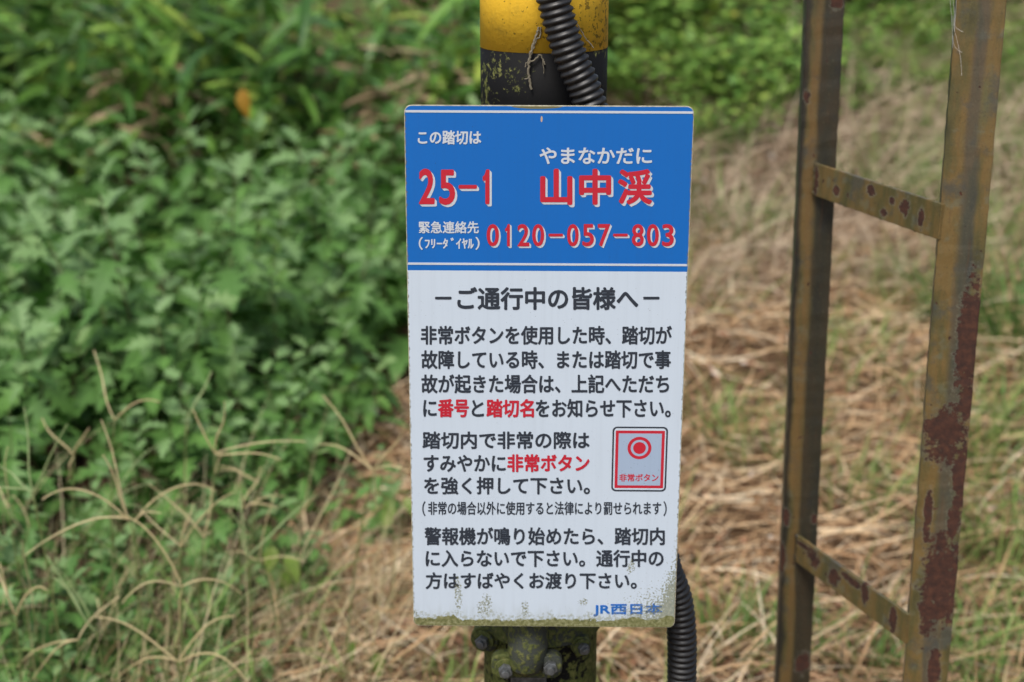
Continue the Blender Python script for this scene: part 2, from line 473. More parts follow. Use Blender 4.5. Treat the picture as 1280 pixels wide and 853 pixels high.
def put_text(mb, body, box, weight=.7, y=-.0004, dx=0., dy=0.):
    """ink of the line fills the box measured on the sign's face; weight rounds and thickens the strokes (photograph pixels)"""
    v, fs = glyphs(body, 0)
    lo, hi = v.min(0), v.max(0)
    x0, y0, x1, y1 = box
    x0, y0, x1, y1 = x0 + weight, y0 + weight, x1 - weight, y1 - weight
    k = 8 if weight else 1
    for j in range(k):
        ox, oy = weight * math.cos(6.2832 * j / k), weight * math.sin(6.2832 * j / k)
        vs = []
        for p in v:
            px = x0 + dx + ox + (p[0] - lo[0]) / (hi[0] - lo[0]) * (x1 - x0)
            py = y1 + dy + oy - (p[1] - lo[1]) / max(hi[1] - lo[1], 1e-6) * (y1 - y0)
            sx, sz = on_sign(px, py); vs.append((sx, y - 4e-6 * j, sz))
        mb.add(vs, fs)

def lettering(items, mat, parent, label, weight=.7, y=-.0004):
    mb = MB()
    for body, box in items: put_text(mb, body, box, weight, y)
    return tag(mb.build('lettering', mat, parent), label)

lettering([('この踏切は', (522.2, 163, 601.6, 180.8))], M['lightink'], blue, 'small white line of lettering on blue', .5)
lettering([('やまなかだに', (674.4, 184.4, 815, 205.3))], M['lightink'], blue, 'white lettering on blue', .55)
lettering([('緊急連絡先', (523.4, 276.6, 598.6, 292)), ('（', (523.4, 296.3, 528.6, 312.5)), ('ﾌﾘｰﾀ', (531, 298, 560, 311)), ('ﾞ', (563, 297, 567.3, 301.5)), ('ｲﾔﾙ', (570, 298, 592.3, 311.2)), ('）', (594.3, 296.3, 599.6, 312.5))], M['lightink'], blue, 'small white lettering on blue', .35)

def block_letters(items, weight, sx, sy, label):
    """red letters standing on a solid white block shadow to the lower right"""
    sh, fr = MB(), MB()
    n = 4
    for body, box in items:
        for i in range(n, 0, -1):
            put_text(sh, body, box, weight, -.0003 - .00005 * (n - i), sx * i / n, sy * i / n)
        put_text(fr, body, box, weight, -.0007)
    tag(sh.build('lettering_shadow', M['lightink'], blue), 'white block shadow of the red lettering')
    tag(fr.build('lettering', M['red'], blue), label)
block_letters([('2', (523.6, 210.8, 543.4, 255.4)), ('5', (548.9, 212, 569.0, 256.2)), ('−', (573.2, 231.2, 596.2, 236.0)), ('1', (603.4, 211.7, 612, 255.3))], 1.05, 2.7, 2.9, 'large red number with white shadow')
block_letters([('山', (675.2, 211, 715.6, 256.3)), ('中', (723.8, 211, 764, 256)), ('渓', (772.2, 211.4, 815.2, 255.8))], 1.45, 2.7, 2.9, 'large red place name with white shadow')
ph = []
for ch, a0, a1 in (('0', 608.3, 623.8), ('1', 631.4, 637.4), ('2', 646.8, 661.7), ('0', 665.3, 680.3), ('−', 685.7, 703.6), ('0', 708.8, 723.4), ('5', 727.9, 742.5),
                   ('7', 747.2, 762.8), ('−', 766.3, 784.7), ('8', 789.8, 804.8), ('0', 808.5, 823.5), ('3', 827.5, 842.3)):
    ph.append((ch, (a0, 292.2, a1, 295.7) if ch == '−' else (a0, 280.1, a1, 308)))
block_letters(ph, .60, 2.2, 2.2, 'red telephone number with white shadow')

lettering([('−', (543.8, 371, 564.5, 374.4)), ('ご通行中の皆様へ', (571.5, 358.8, 798, 387.6)), ('−', (804, 371, 824.4, 374.4))], M['ink'], white, 'black heading lettering', .85)
lettering([('非常ボタンを使用した時、踏切が', (526, 407.2, 840, 431)), ('故障している時、または踏切で事', (526.6, 437.8, 838.6, 461.4)),
           ('故が起きた場合は、上記へただち', (526.6, 468, 836.4, 492)), ('に', (529, 500, 546, 521)), ('と', (589.6, 500, 605, 521)),
           ('をお知らせ下さい。', (669.5, 498.6, 838.5, 522.2)), ('踏切内で非常の際は', (528, 539.3, 737, 561.4)), ('すみやかに', (529.5, 568.5, 632.3, 590)),
           ('を強く押して下さい。', (530, 596, 737.5, 618.4)), ('警報機が鳴り始めたら、踏切内', (530.5, 659, 831, 681.6)),
           ('に入らないで下さい。通行中の', (532, 687, 829.5, 709)), ('方はすばやくお渡り下さい。', (532, 715.2, 796, 736.6))], M['ink'], white, 'black lettering', .62)
lettering([('（', (527.8, 626.5, 532, 645.2)), ('非常の場合以外に使用すると法律により罰せられます', (535, 627, 826.5, 643.8)), ('）', (829.2, 626.5, 833.4, 645.2))], M['ink'], white, 'small black lettering in brackets', .3)
lettering([('番号', (547.3, 498.7, 586.2, 521.8)), ('踏切名', (607.9, 498.7, 667.6, 522))], M['red'], white, 'red lettering', .75)
lettering([('非常ボタン', (634, 567.7, 737, 590.2))], M['red'], white, 'red lettering', .75)
lettering([('JR西日本', (741.7, 754.2, 828, 770.4))], M['blueink'], white, 'blue lettering in the lower corner', .55)

def on_rect(x0, y0, x1, y1):
    a, c = on_sign(x0, y1), on_sign(x1, y0)
    return a[0], c[0], a[1], c[1]
def ringmesh(outer, inner, y, mb):
    n = len(outer); mb.add([(x, y, z) for x, z in outer] + [(x, y, z) for x, z in inner], [(i, (i + 1) % n, (i + 1) % n + n, i + n) for i in range(n)])
sym = MB(); rc = on_rect(763.9, 533.8, 835.2, 614.2)
sym.add([(x, -.00025, z) for x, z in rounded(*rc, .0052)], [tuple(range(28))])
sym = tag(sym.build('button_symbol', M['ink'], sign), 'square emergency button symbol with red frame')
b = MB(); b.add([(x, -.00035, z) for x, z in rounded(rc[0] + .0019, rc[1] - .0019, rc[2] + .0019, rc[3] - .0019, .0038)], [tuple(range(28))]); b.build('symbol_border', M['white'], sym)
rr = on_rect(768, 538.6, 831.2, 610)
b = MB(); b.add([(x, -.00045, z) for x, z in rounded(*rr, .0006)], [tuple(range(28))]); b.build('symbol_frame', M['red'], sym)
b = MB(); b.add([(x, -.00055, z) for x, z in rounded(rr[0] + .0033, rr[1] - .0033, rr[2] + .0033, rr[3] - .0033, .0004)], [tuple(range(28))]); b.build('symbol_field', M['greyink'], sym)
cx, cz = on_sign(799.3, 560.0)
def circ(r, n=40): return [(cx + r * math.cos(2 * math.pi * i / n), cz + r * math.sin(2 * math.pi * i / n)) for i in range(n)]
b = MB(); ringmesh(circ(.0132), circ(.0097), -.00065, b); b.build('symbol_ring', M['red'], sym)
b = MB(); b.add([(x, -.00065, z) for x, z in circ(.0070)], [tuple(range(40))]); b.build('symbol_dot', M['red'], sym)
b = MB(); put_text(b, '非常ボタン', (774, 592.2, 823.2, 602), .25, -.00065); b.build('lettering', M['red'], sym)

# ------------------------------------------------------------------ the pole
PR = .0700
PX, PY = at(680, 60, 1.690).x, 1.5725 + .050 + PR
pole = empty('striped_pole', (PX, PY, float(gz(PX, PY)) - .02))
tag(pole, 'thick round pole painted yellow and black, mossy, carrying the notice sign', 'pole')
zb = at(680, 67, PY - PR).z - pole.location.z
def cyl(name, z0, z1, mat, r=PR, n=64):
    b = MB(); k = max(2, int((z1 - z0) / .05))
    b.tube([(0, 0, z0 + (z1 - z0) * i / k) for i in range(k + 1)], r, n)
    o = b.build(name, mat, pole, smooth=False)
    o.data.polygons.foreach_set('use_smooth', [len(p.vertices) == 4 for p in o.data.polygons])
    return o
cyl('black_band', 0, zb, M['black'])
cyl('yellow_band', zb, zb + .45, M['yellow'], PR + .0002)
cyl('black_band', zb + .45, zb + 1.0, M['black'])

# ------------------------------------------------------------------ pole clamp under the sign
def clamp():
    y0 = PY - PR
    t = empty('pole_clamp', (PX, PY, at(680, 800, y0).z))
    tag(t, 'mossy metal pole clamp with bolts just below the notice sign', 'clamp')
    def L(px, py, Y): return at(px, py, Y) - t.location
    ztop = L(680, 770, y0).z; zlo = L(680, 808, y0).z
    b = MB(); n = 56
    ro, ri = PR + .006, PR + .0004
    vs = [];
    for r_, z_ in ((ri, ztop), (ro, ztop), (ro, zlo), (ri, zlo)):
        vs += [(r_ * math.cos(2 * math.pi * i / n), r_ * math.sin(2 * math.pi * i / n), z_) for i in range(n)]
    fs = [(k * n + i, k * n + (i + 1) % n, ((k + 1) % 4) * n + (i + 1) % n, ((k + 1) % 4) * n + i) for k in range(4) for i in range(n)]
    b.add(vs, fs); b.build('band', M['mossy'], t, bevel=.0012)
    # lugs where the band is bolted
    def bolt(c, r=.0085, d=.012, ax=(0, -1, 0)):
        ax = Vector(ax).normalized(); c = Vector(c)
        b = MB(); b.tube([c, c + ax * .003], r * 1.55, 20); w = b.build('bolt', M['mossy'], t, bevel=.0006)
        b = MB(); b.tube([c + ax * .003, c + ax * (.003 + d * .6)], r, 6); b.tube([c + ax * (.003 + d * .6), c + ax * (.003 + d)], r * .55, 12)
        b.build('nut', M['steel'], w, bevel=.0006)
    b = MB(); c = L(616, 795, PY - PR * .55)
    b.tube([c + Vector((-.004, .02, 0)), c + Vector((-.010, -.010, 0))], .0175, 20); b.build('lug', M['mossy'], t, smooth=False, bevel=.002)
    bolt(c + Vector((-.0105, -.0105, 0)), .0085, ax=(-.35, -1, 0))
    c = L(722, 806, PY - PR * .9)
    b = MB(); b.tube([c + Vector((0, .03, 0)), c + Vector((.004, -.004, 0))], .0125, 20); b.build('lug', M['mossy'], t, bevel=.002)
    bolt(c + Vector((.004, -.0045, 0)), .007, ax=(.45, -1, 0))
    # ridge that runs down from behind the sign to the cross flange
    top, mid, low = L(660, 775, y0 - .012), L(660, 806, y0 - .016), L(657, 836, y0 - .024)
    b = MB(); b.tube([top + Vector((0, 0, .06)), top, mid, low, low - Vector((0, 0, .004))], [.023, .023, .024, .021, .012], 24); b.build('ridge', M['mossy'], t, smooth=True)
    a, c2 = L(632, 833, y0 - .022), L(690, 829, y0 - .022)
    b = MB()
    b.prism(rounded(a.x - .017, c2.x + .012, min(a.z, c2.z) - .014, max(a.z, c2.z) + .013, .012), a.y - .004, a.y + .012)
    b.build('flange', M['mossy'], t, bevel=.002)
    bolt(a + Vector((0, -.0045, 0)), .0085, .014); bolt(c2 + Vector((-.002, -.0045, 0)), .0085, .014)
    b = MB(); b.box(a.x + .006, c2.x - .006, a.y + .014, y0 - PY + .012, a.z - .08, a.z + .005); b.build('saddle', M['steel'], t, bevel=.003)
    b = MB(); b.box(-.03, .03, 1.5725 + .0032 - PY, y0 - PY + .004, .15, .19); b.build('spacer', M['mossy'], t, bevel=.002)
    b = MB(); b.box(-.03, .03, 1.5725 + .0032 - PY, y0 - PY + .004, .42, .46); b.build('spacer', M['mossy'], t, bevel=.002)
clamp()

# ------------------------------------------------------------------ corrugated conduit
def catmull(P, n):
    P = [Vector(p) for p in P]; P = [P[0] * 2 - P[1]] + P + [P[-1] * 2 - P[-2]]
    out = []
    for i in range(1, len(P) - 2):
        for k in range(n):
            t = k / n
            out.append(.5 * ((2 * P[i]) + (P[i+1] - P[i-1]) * t + (2*P[i-1] - 5*P[i] + 4*P[i+1] - P[i+2]) * t*t + (3*P[i] - P[i-1] - 3*P[i+1] + P[i+2]) * t**3))
    out.append(P[-2]); return out
def resample(pts, step):
    out = [pts[0]]; acc = 0.
    for a, b_ in zip(pts, pts[1:]):
        L = (b_ - a).length; d = step - acc
        while d <= L:
            out.append(a + (b_ - a) * (d / L)); d += step
        acc = (acc + L) % step
    return out
yc = PY - PR - .0215
ctrl = [at(672, -140, yc), at(683, -50, yc), at(692, 0, yc), at(711, 65, yc), at(737, 128, yc + .001), at(765, 230, yc + .004), at(795, 400, yc + .012), at(812, 560, yc + .02), at(820, 640, yc + .025),
        at(832, 705, yc + .028), at(846, 745, yc + .031), at(852, 790, yc + .032), at(852, 860, yc + .034), at(849, 960, yc + .036)]
end = ctrl[-1].copy(); ctrl += [Vector((end.x - .01, end.y + .05, .25)), Vector((end.x - .02, end.y + .08, float(gz(end.x, end.y)) - .03))]
path = resample(catmull(ctrl, 40), .0013)
pitch = .0078
rad = []
for i in range(len(path)):
    ph_ = (i * .0013 / pitch) % 1.0
    prof = .5 + .5 * math.cos(2 * math.pi * ph_)
    prof = prof ** .6
    rad.append(.0150 + .0031 * prof)
b = MB(); b.tube(path, rad, 28)
cd = b.build('corrugated_conduit', M['conduit'], smooth=True)
tag(cd, 'black corrugated plastic conduit running down the pole and behind the sign', 'conduit')

# dried vine clinging to the pole beside the conduit
tv = MB(); yy = PY - PR - .002
def vine(px, r, wig=0.0008):
    P = [at(x, y, yy - .0006 + .006 * ((x - 680) / 78) ** 2) for x, y in px]
    tv.tube([p + Vector((random.uniform(-wig, wig), 0, 0)) for p in catmull(P, 5)], r, 6)
vine([(674, 34), (671, 44), (667, 56), (663, 68), (661, 78), (661, 92), (662, 100), (665, 112)], .0013)
vine([(676, 34), (675, 46), (670, 50), (666, 62), (662, 74)], .0009)
vine([(662, 77), (667, 76), (672, 71), (675, 69), (679, 75), (682, 81)], .0008)
vine([(663, 76), (658, 79), (656, 84)], .0006); vine([(661, 98), (656, 99)], .0005); vine([(679, 75), (680, 92)], .0004)
vine([(722, 30), (729, 44), (735, 52), (742, 60)], .0006)
tag(tv.build('dried_vine', M['tendril']), 'wisp of dried brown vine clinging to the pole beside the conduit', 'vine')

# ------------------------------------------------------------------ rusty angle iron frame on the right
YL, YR = 2.06, 1.80
fl, fr_ = at(1029, 30, YL), at(1226, 30, YR)
ang = math.atan2(YR - YL, fr_.x - fl.x)
frame = empty('rusty_frame', (fl.x, YL, 0.0))
tag(frame, 'rusty angle iron frame of two upright posts joined by flat bars, right of the sign', 'frame')
def post(px0, py0, px1, py1, Y, w, name_mat, leg, ztop, rot):
    """upright L section: a wide face to the camera and a leg going back"""
    a = at(px0, py0, Y); c = at(px1, py1, Y)
    t = 0.0045
    b = MB(); N = 160; zlo, zhi = -.12, ztop
    prof = [(-w / 2, 0), (w / 2, 0), (w / 2, t), (-w / 2 + t, t), (-w / 2 + t, leg), (-w / 2, leg)]
    rr_ = random.Random(int(px0))
    vs, fs = [], []
    for i in range(N + 1):
        z = zlo + (zhi - zlo) * i / N
        for k, (x_, y_) in enumerate(prof):
            j = rr_.gauss(0, .00035)
            vs.append((x_ + j, y_ + rr_.gauss(0, .0002), z))
    n = len(prof)
    for i in range(N):
        for k in range(n): fs.append((i*n + k, i*n + (k+1) % n, (i+1)*n + (k+1) % n, (i+1)*n + k))
    fs += [tuple(range(n - 1, -1, -1)), tuple(range(N * n, N * n + n))]
    b.add(vs, fs)
    o = b.build('post', name_mat, frame, bevel=.0009, seg=2)
    # the line from the foot to the head as seen
    d = (a - c).normalized(); lean = math.atan2(d.x, d.z)
    foot = c + d * ((0 - c.z) / d.z)
    o.location = foot - frame.location
    o.rotation_euler = (0, lean, rot)
    return o, foot, d
def lz(py, Y): return at(1100, py, Y).z
rp = []
for px, py, rpx, rpy in [(1210, 430, 14, 84), (1207, 500, 10, 28), (1181, 545, 26, 38), (1199, 600, 9, 55), (1176, 728, 25, 68), (1160, 760, 10, 40), (1190, 655, 7, 30), (1160, 650, 5, 35), (1168, 835, 8, 30)]:
    rp.append((px, py, rpx, rpy))
def patchlist(lst, x_at, Y):
    out = []
    for px, py, rx, rz in lst:
        p = at(px, py, Y); c = at(x_at(py), py, Y)
        out.append((p.x - c.x, p.z, rx / F * Y * 1.04, rz / F * Y * 1.06))
    return out
xr = lambda py: 1227 - (1227 - 1157) * py / 850
xl = lambda py: 1032 - (1032 - 991) * py / 850
matR = rust_mat('rusty_paint', patchlist(rp, xr, YR), [(-.004, .012, (.045, .050, .052), .55)], 1.9)
matL = rust_mat('worn_paint', patchlist([(1009, 122, 4, 8), (983, 648, 5, 10), (1018, 648, 4, 7), (978, 700, 4, 20), (1003, 828, 9, 16), (1046, 4, 8, 7)], xl, YL), [(-.030, -.0185, (.016, .016, .015), .9), (-.002, .03, (.018, .018, .016), .82), (-.013, -.004, (.15, .085, .032), .5)], 1.9)
matB = rust_mat('bar_paint', [(.13, .010, .008, .007), (.16, -.012, .007, .006), (.175, .006, .005, .005), (.235, -.006, .006, .012), (.005, 0, .006, .02), (.055, -.005, .008, .006), (.20, .004, .010, .010)], [], .03)
matB2 = rust_mat('bar_paint_rusted', [(.24, -.004, .008, .018), (.14, .012, .02, .006), (.045, .005, .018, .013), (.10, -.004, .014, .013), (.175, .010, .008, .016), (.02, .012, .02, .004)], [], .03)
pl_, footL, dL = post(1032, 0, 991, 850, YL, .0505, matL, .040, 1.75, -.10)
pr_, footR, dR = post(1227.5, 0, 1157, 850, YR, .0560, matR, .030, 1.80, -.22)
def bar(p0, p1, h, mat, name='crossbar'):
    d = p1 - p0; L = d.length
    o_ = MB(); o_.box(0, L, -.0025, .0025, -h, 0)
    o = o_.build(name, mat, frame, bevel=.0008)
    bm = bmesh.new(); bm.from_mesh(o.data)
    bmesh.ops.subdivide_edges(bm, edges=[e for e in bm.edges if e.calc_length() > .1], cuts=50)
    for v in bm.verts:
        if abs(v.co.z) < 1e-4 or abs(v.co.z + h) < 1e-4: v.co.z += random.gauss(0, .0004)
    bm.to_mesh(o.data); bm.free()
    o.location = p0 - frame.location
    o.rotation_euler = (0, -math.asin(d.z / L), math.atan2(d.y, d.x))
    # origin half way down so that the paint's coordinates centre on the bar
    for v in o.data.vertices: v.co.z += h / 2
    o.location.z -= h / 2
    return o
def weld(p, h, mat):
    b = MB(); n = 14
    b.tube([p - frame.location + Vector((random.gauss(0, .0006), random.gauss(0, .0006), -h * i / n)) for i in range(n + 1)], [.0032 + .0011 * (i % 2) + random.gauss(0, .0003) for i in range(n + 1)], 8)
    b.build('weld_bead', mat, frame, smooth=True)
def barpts(l0, r0, yl, yr):
    return at(*l0, yl), at(*r0, yr)
p0, p1 = at(1020.5, 204, YL - .004), at(1179, 255, YR + .006)
bar(p0, p1, .0445, matB); weld(p0, .0445, matL)
p0, p1 = at(997.5, 668.5, YL - .004), at(1137, 768.5, YR + .006)
bar(p0, p1, .0425, matB2); weld(p0, .0425, matL)

# spider threads at the head of the right post
w = MB()
for (xa, ya), (xb, yb), s in [((1190, -6), (1192, 34), .002), ((1192, 34), (1202, 95), .003), ((1187, -6), (1191, 60), .001), ((1196, -6), (1193, 40), 0), ((1191, 20), (1204, 40), -.003), ((1191, 45), (1203, 66), -.003)]:
    A, B = at(xa, ya, YR + .004), at(xb, yb, YR + .004)
    P = [A.lerp(B, i / 6) + Vector((s * math.sin(math.pi * i / 6), 0, -abs(s) * math.sin(math.pi * i / 6))) for i in range(7)]
    w.tube(P, .00013, 5)
tag(w.build('cobweb', M['web']), 'pale wisp of spider web beside the head of the nearer rusty post', 'cobweb')

# ------------------------------------------------------------------ vegetation prototypes
def leaf_strip(half, fold=.12, droop=.25):
    """half: (t_mid, t_out, w) pairs from stalk to tip; returns verts and quads, length 1 along x"""
    vs, fs = [], []
    for tm, to, w_ in half:
        for sgn in (-1, 0, 1):
            t = tm if sgn == 0 else to
            vs.append((t, sgn * w_, abs(sgn) * w_ * fold - droop * t * t))
    for i in range(len(half) - 1):
        a = i * 3
        fs += [(a, a + 1, a + 4, a + 3), (a + 1, a + 2, a + 5, a + 4)]
    return vs, fs
def mug_leaf(droop):
    h = [(0, 0, .010), (.14, .14, .014), (.18, .18, .12), (.22, .34, .33), (.26, .32, .20), (.30, .33, .085), (.38, .42, .19), (.42, .60, .41), (.47, .57, .28), (.50, .55, .115), (.58, .64, .20), (.64, .82, .31), (.68, .77, .19), (.72, .76, .12), (.80, .84, .13), (1.0, 1.0, .003)]
    return leaf_strip(h, .28, droop)
MUG = [mug_leaf(.15), mug_leaf(.35), mug_leaf(.60)]
def lance(droop, n=7, wd=.088):
    return leaf_strip([(i / n, i / n, max(.003, wd * (math.sin(math.pi * min(1, (i / n) * .94 + .06)) ** .7))) for i in range(n + 1)], .25, droop)
LAN = [lance(.10), lance(.30), lance(.6)]
def ovate(droop): return leaf_strip([(0, 0, .01), (.1, .1, .015), (.2, .2, .18), (.35, .35, .27), (.5, .5, .28), (.7, .7, .20), (.88, .88, .08), (1, 1, .004)], .15, droop)
OVA = [ovate(.05), ovate(.2), ovate(.4)]

def leaf_matrix(p, az, el, size, roll=0.):
    X = Vector((math.cos(az) * math.cos(el), math.sin(az) * math.cos(el), math.sin(el)))
    Y = Vector((-math.sin(az), math.cos(az), 0)); Z = X.cross(Y)
    m = Matrix((X * size, Y * size, Z * size)).transposed().to_4x4()
    m = m @ Matrix.Rotation(roll, 4, 'X'); m.translation = p
    return m

def mugwort(seed, nsh, h, spread):
    r = random.Random(seed)
    root = empty('mugwort_plant')
    st, lf, yl = MB(), MB(), MB()
    for s in range(nsh):
        az = r.uniform(0, 6.28); d = spread * math.sqrt(r.random())
        base = Vector((math.cos(az) * d * .5, math.sin(az) * d * .5, -.01))
        hh = h * r.uniform(.55, 1.12)
        tip = Vector((math.cos(az) * d * 1.25, math.sin(az) * d * 1.25, hh))
        mid = (base + tip) / 2 + Vector((math.cos(az) * .02 * d, math.sin(az) * .02, hh * .05))
        P = [base * (1 - t) ** 2 + mid * 2 * t * (1 - t) + tip * t * t for t in [i / 8 for i in range(9)]]
        st.tube(P, [.0032 * (1 - .7 * i / 8) for i in range(9)], 5, False)
        nl = r.randint(13, 17); ph0 = r.uniform(0, 6.28)
        for k in range(nl):
            t = .36 + .64 * (k / (nl - 1)) ** .85
            i = min(7, int(t * 8)); p = P[i].lerp(P[i + 1], t * 8 - i)
            size = (.150 * (1 - .55 * max(0, t - .35) / .65)) * r.uniform(.7, 1.2)
            el = r.uniform(-.25, .35) + (.75 * max(0, t - .82) / .18)
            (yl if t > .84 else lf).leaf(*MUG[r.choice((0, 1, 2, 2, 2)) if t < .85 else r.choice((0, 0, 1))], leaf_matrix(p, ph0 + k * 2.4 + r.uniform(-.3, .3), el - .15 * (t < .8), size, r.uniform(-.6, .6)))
    st.build('stem', M['mugstem'], root, smooth=True)
    lf.build('foliage', M['mugwort'], root); yl.build('young_toplit_leaves', M['mugtoplit'], root)
    return root
def bamboo(seed, ncul, h, mat, nl=9, lsize=(.14, .24)):
    r = random.Random(seed)
    root = empty('bamboo_grass')
    st, lf = MB(), MB()
    for s in range(ncul):
        az = r.uniform(0, 6.28); d = r.uniform(.02, .16)
        base = Vector((math.cos(az) * d, math.sin(az) * d, -.02)); hh = h * r.uniform(.55, 1.1)
        tip = base + Vector((math.cos(az) * .28 * hh * r.random(), math.sin(az) * .28 * hh * r.random(), hh))
        P = [base.lerp(tip, t / 6) + Vector((0, 0, .03 * math.sin(math.pi * t / 6))) for t in range(7)]
        st.tube(P, [.004 * (1 - .6 * i / 6) for i in range(7)], 5, False)
        for k in range(nl):
            t = r.uniform(.30, 1.0); i = min(5, int(t * 6)); p = P[i].lerp(P[i + 1], t * 6 - i)
            lf.leaf(*LAN[r.choice((0, 1, 1, 2))], leaf_matrix(p, r.uniform(0, 6.28), r.uniform(-.5, .8), r.uniform(*lsize) * 1.15, r.uniform(-.6, .6)))
    st.build('stem', M['twig'] if mat is M['drysasa'] else M['culm'], root, smooth=True)
    lf.build('foliage', mat, root)
    return root
def shrub(seed, h, rad, mat, nleaf, ls):
    r = random.Random(seed)
    root = empty('leafy_shrub')
    st, lf = MB(), MB()
    nb = 12
    for s in range(nb):
        az = 6.28 * s / nb + r.uniform(-.3, .3); d = rad * r.uniform(.2, 1)
        tip = Vector((math.cos(az) * d, math.sin(az) * d, h * r.uniform(.55, 1.1) * (1 - .35 * (d / rad) ** 2)))
        mid = Vector((tip.x * .3, tip.y * .3, tip.z * .6))
        P = [mid * 2 * t * (1 - t) + tip * t * t + Vector((0, 0, -.02 * (1 - t))) for t in [i / 7 for i in range(8)]]
        st.tube(P, [.005 * (1 - .75 * i / 7) for i in range(8)], 5, False)
        for k in range(nleaf // nb):
            t = r.uniform(.25, 1.0) ** .8; i = min(6, int(t * 7)); p = P[i].lerp(P[i + 1], t * 7 - i)
            p = p + Vector((r.gauss(0, .05), r.gauss(0, .05), r.gauss(0, .04))) * (rad / .3)
            lf.leaf(*OVA[r.choice((0, 1, 1, 2))], leaf_matrix(p, r.uniform(0, 6.28), r.uniform(-.5, .6), r.uniform(*ls), r.uniform(-.5, .5)))
    st.build('branch', M['twig'], root, smooth=True)
    lf.build('foliage', mat, root)
    return root

class Scatter:
    """moves the prototypes into place first, then copies them"""
    def __init__(s, protos): s.p, s.used, s.k = protos, [False] * len(protos), 0
    def put(s, x, y, sc, label, cat, group, lean=(0, 0), which=None, z=None, sz=1.0):
        i = s.k % len(s.p) if which is None else which; s.k += 1
        o = s.p[i] if not s.used[i] else copy_tree(s.p[i])
        s.used[i] = True
        o.location = (x, y, float(gz(x, y)) if z is None else z); o.rotation_euler = (lean[0], lean[1], random.uniform(0, 6.28)); o.scale = (sc, sc, sc * sz)
        return tag(o, label, cat, group)

# mugwort thicket on the left
def mug_right(y):
    return float(np.interp(y, [2.5, 2.9, 3.3, 3.9, 5.0, 6.3], [-.66, -.50, -.42, -.34, -.10, .20]))
ms = Scatter([mugwort(i, 5, .50, .17) for i in range(7)])
pts_m = []
for row in range(400):
    y = 2.95 + 3.5 * random.random() ** 1.25
    x = random.uniform(-.40 * y - .35, mug_right(y))
    if y < 3.05 and x > -.45: continue
    mind = .175 + .02 * (y - 3)
    if all((x - a) ** 2 + (y - b_) ** 2 > mind ** 2 for a, b_ in pts_m): pts_m.append((x, y))
for x, y in pts_m:
    hum = .96 + .30 * math.sin(x * 5.2 + 1.0 + .6 * y) * math.cos(y * 3.9 - .8 * x) + .08 * (y - 3) / 3
    if x > mug_right(y) - .15: hum *= .82
    if y < 3.1: hum *= .82
    ms.put(x, y, hum * random.uniform(.82, 1.16), 'leafy green mugwort plant in the dense thicket left of the sign', 'mugwort', 'mugwort plants of the thicket',
           (random.uniform(-.12, .12), random.uniform(-.1, .14)))
for px, Y, sc in [(20, 2.62, .66), (-40, 2.7, .7), (285, 2.80, .36), (345, 2.9, .42), (120, 2.62, .46), (290, 2.52, .28), (5, 2.36, .42), (215, 2.72, .44), (70, 2.48, .38), (-60, 2.45, .5), (165, 2.50, .30), (240, 2.60, .32), (395, 3.0, .34), (60, 2.75, .6)]:
    p = at(px, 600, Y)
    ms.put(p.x, Y, sc, 'low mugwort plant at the near foot of the thicket behind the dry grass stalks', 'mugwort', 'low mugwort plants at the front')
p = at(455, 640, 3.25); ms.put(p.x, 3.25, .42, 'small mugwort plant on the straw close to the left edge of the sign', 'mugwort', None)

# bamboo grass at the back
bs = Scatter([bamboo(20 + i, 7, 1.05, M['sasa'], 10, (.18, .30)) for i in range(4)])
for i in range(92):
    y = random.uniform(6.5, 9.6); x = random.uniform(-.42 * y - .3, .9 if y > 7.4 else .25)
    bs.put(x, y, random.uniform(.75, 1.15) * (.78 if y < 6.9 else 1), 'green bamboo grass clump at the back behind the mugwort thicket', 'bamboo grass', 'bamboo grass clumps at the back', (random.uniform(-.15, .15), random.uniform(-.15, .15)))
ds = Scatter([bamboo(40 + i, 5, .8, M['drysasa'], 14, (.10, .20)) for i in range(2)])
for px, py, Y in [(430, 60, 6.6), (470, 80, 6.55), (505, 45, 6.8), (410, 20, 7.0), (540, 70, 6.7), (155, 40, 6.7), (30, 60, 6.6), (570, 20, 7.0)]:
    p = at(px, py, Y); ds.put(p.x, Y, max(.3, p.z / .85), 'dry brown bamboo grass clump among the green ones at the back', 'bamboo grass', 'withered bamboo grass clumps', (random.uniform(-.2, .2), random.uniform(-.2, .2)))

# leafy shrubs right of the pole
ss = Scatter([shrub(60 + i, .55, .38, M['shrub'], 300, (.05, .10)) for i in range(4)])
for px, py, Y, sc in [(795, 120, 6.9, .9), (850, 100, 6.8, 1.0), (890, 130, 6.5, .8), (925, 110, 6.6, .95), (960, 140, 6.4, .75), (990, 100, 6.7, .95), (900, 60, 7.4, 1.1), (830, 50, 7.5, 1.1), (960, 60, 7.3, 1.0),
                      (1020, 150, 6.5, .55), (1060, 75, 7.3, .7), (870, 150, 6.2, .5), (905, 165, 6.1, .45), (940, 155, 6.2, .5), (1110, 95, 7.0, .5), (1160, 80, 7.3, .55), (1215, 120, 6.8, .4), (1250, 60, 7.4, .6), (1075, 130, 6.6, .42), (1130, 40, 7.8, .7), (1190, 45, 7.9, .7), (1270, 130, 6.9, .45), (1300, 80, 7.4, .6), (1240, 30, 8.2, .8), (1145, 120, 6.9, .35), (1345, 60, 7.6, .7), (1085, 95, 7.1, .45), (1180, 110, 6.9, .42), (1225, 85, 7.2, .5), (1265, 95, 7.1, .5), (1150, 65, 7.5, .6), (1110, 60, 7.6, .6), (1020, 110, 6.9, .6), (770, 60, 7.6, 1.1), (1090, 30, 7.9, .9)]:
    p = at(px, py, Y); ss.put(p.x, Y, sc * .82, 'bright yellow green leafy shrub between the sign and the rusty frame', 'shrub', 'bright shrubs behind the straw slope')
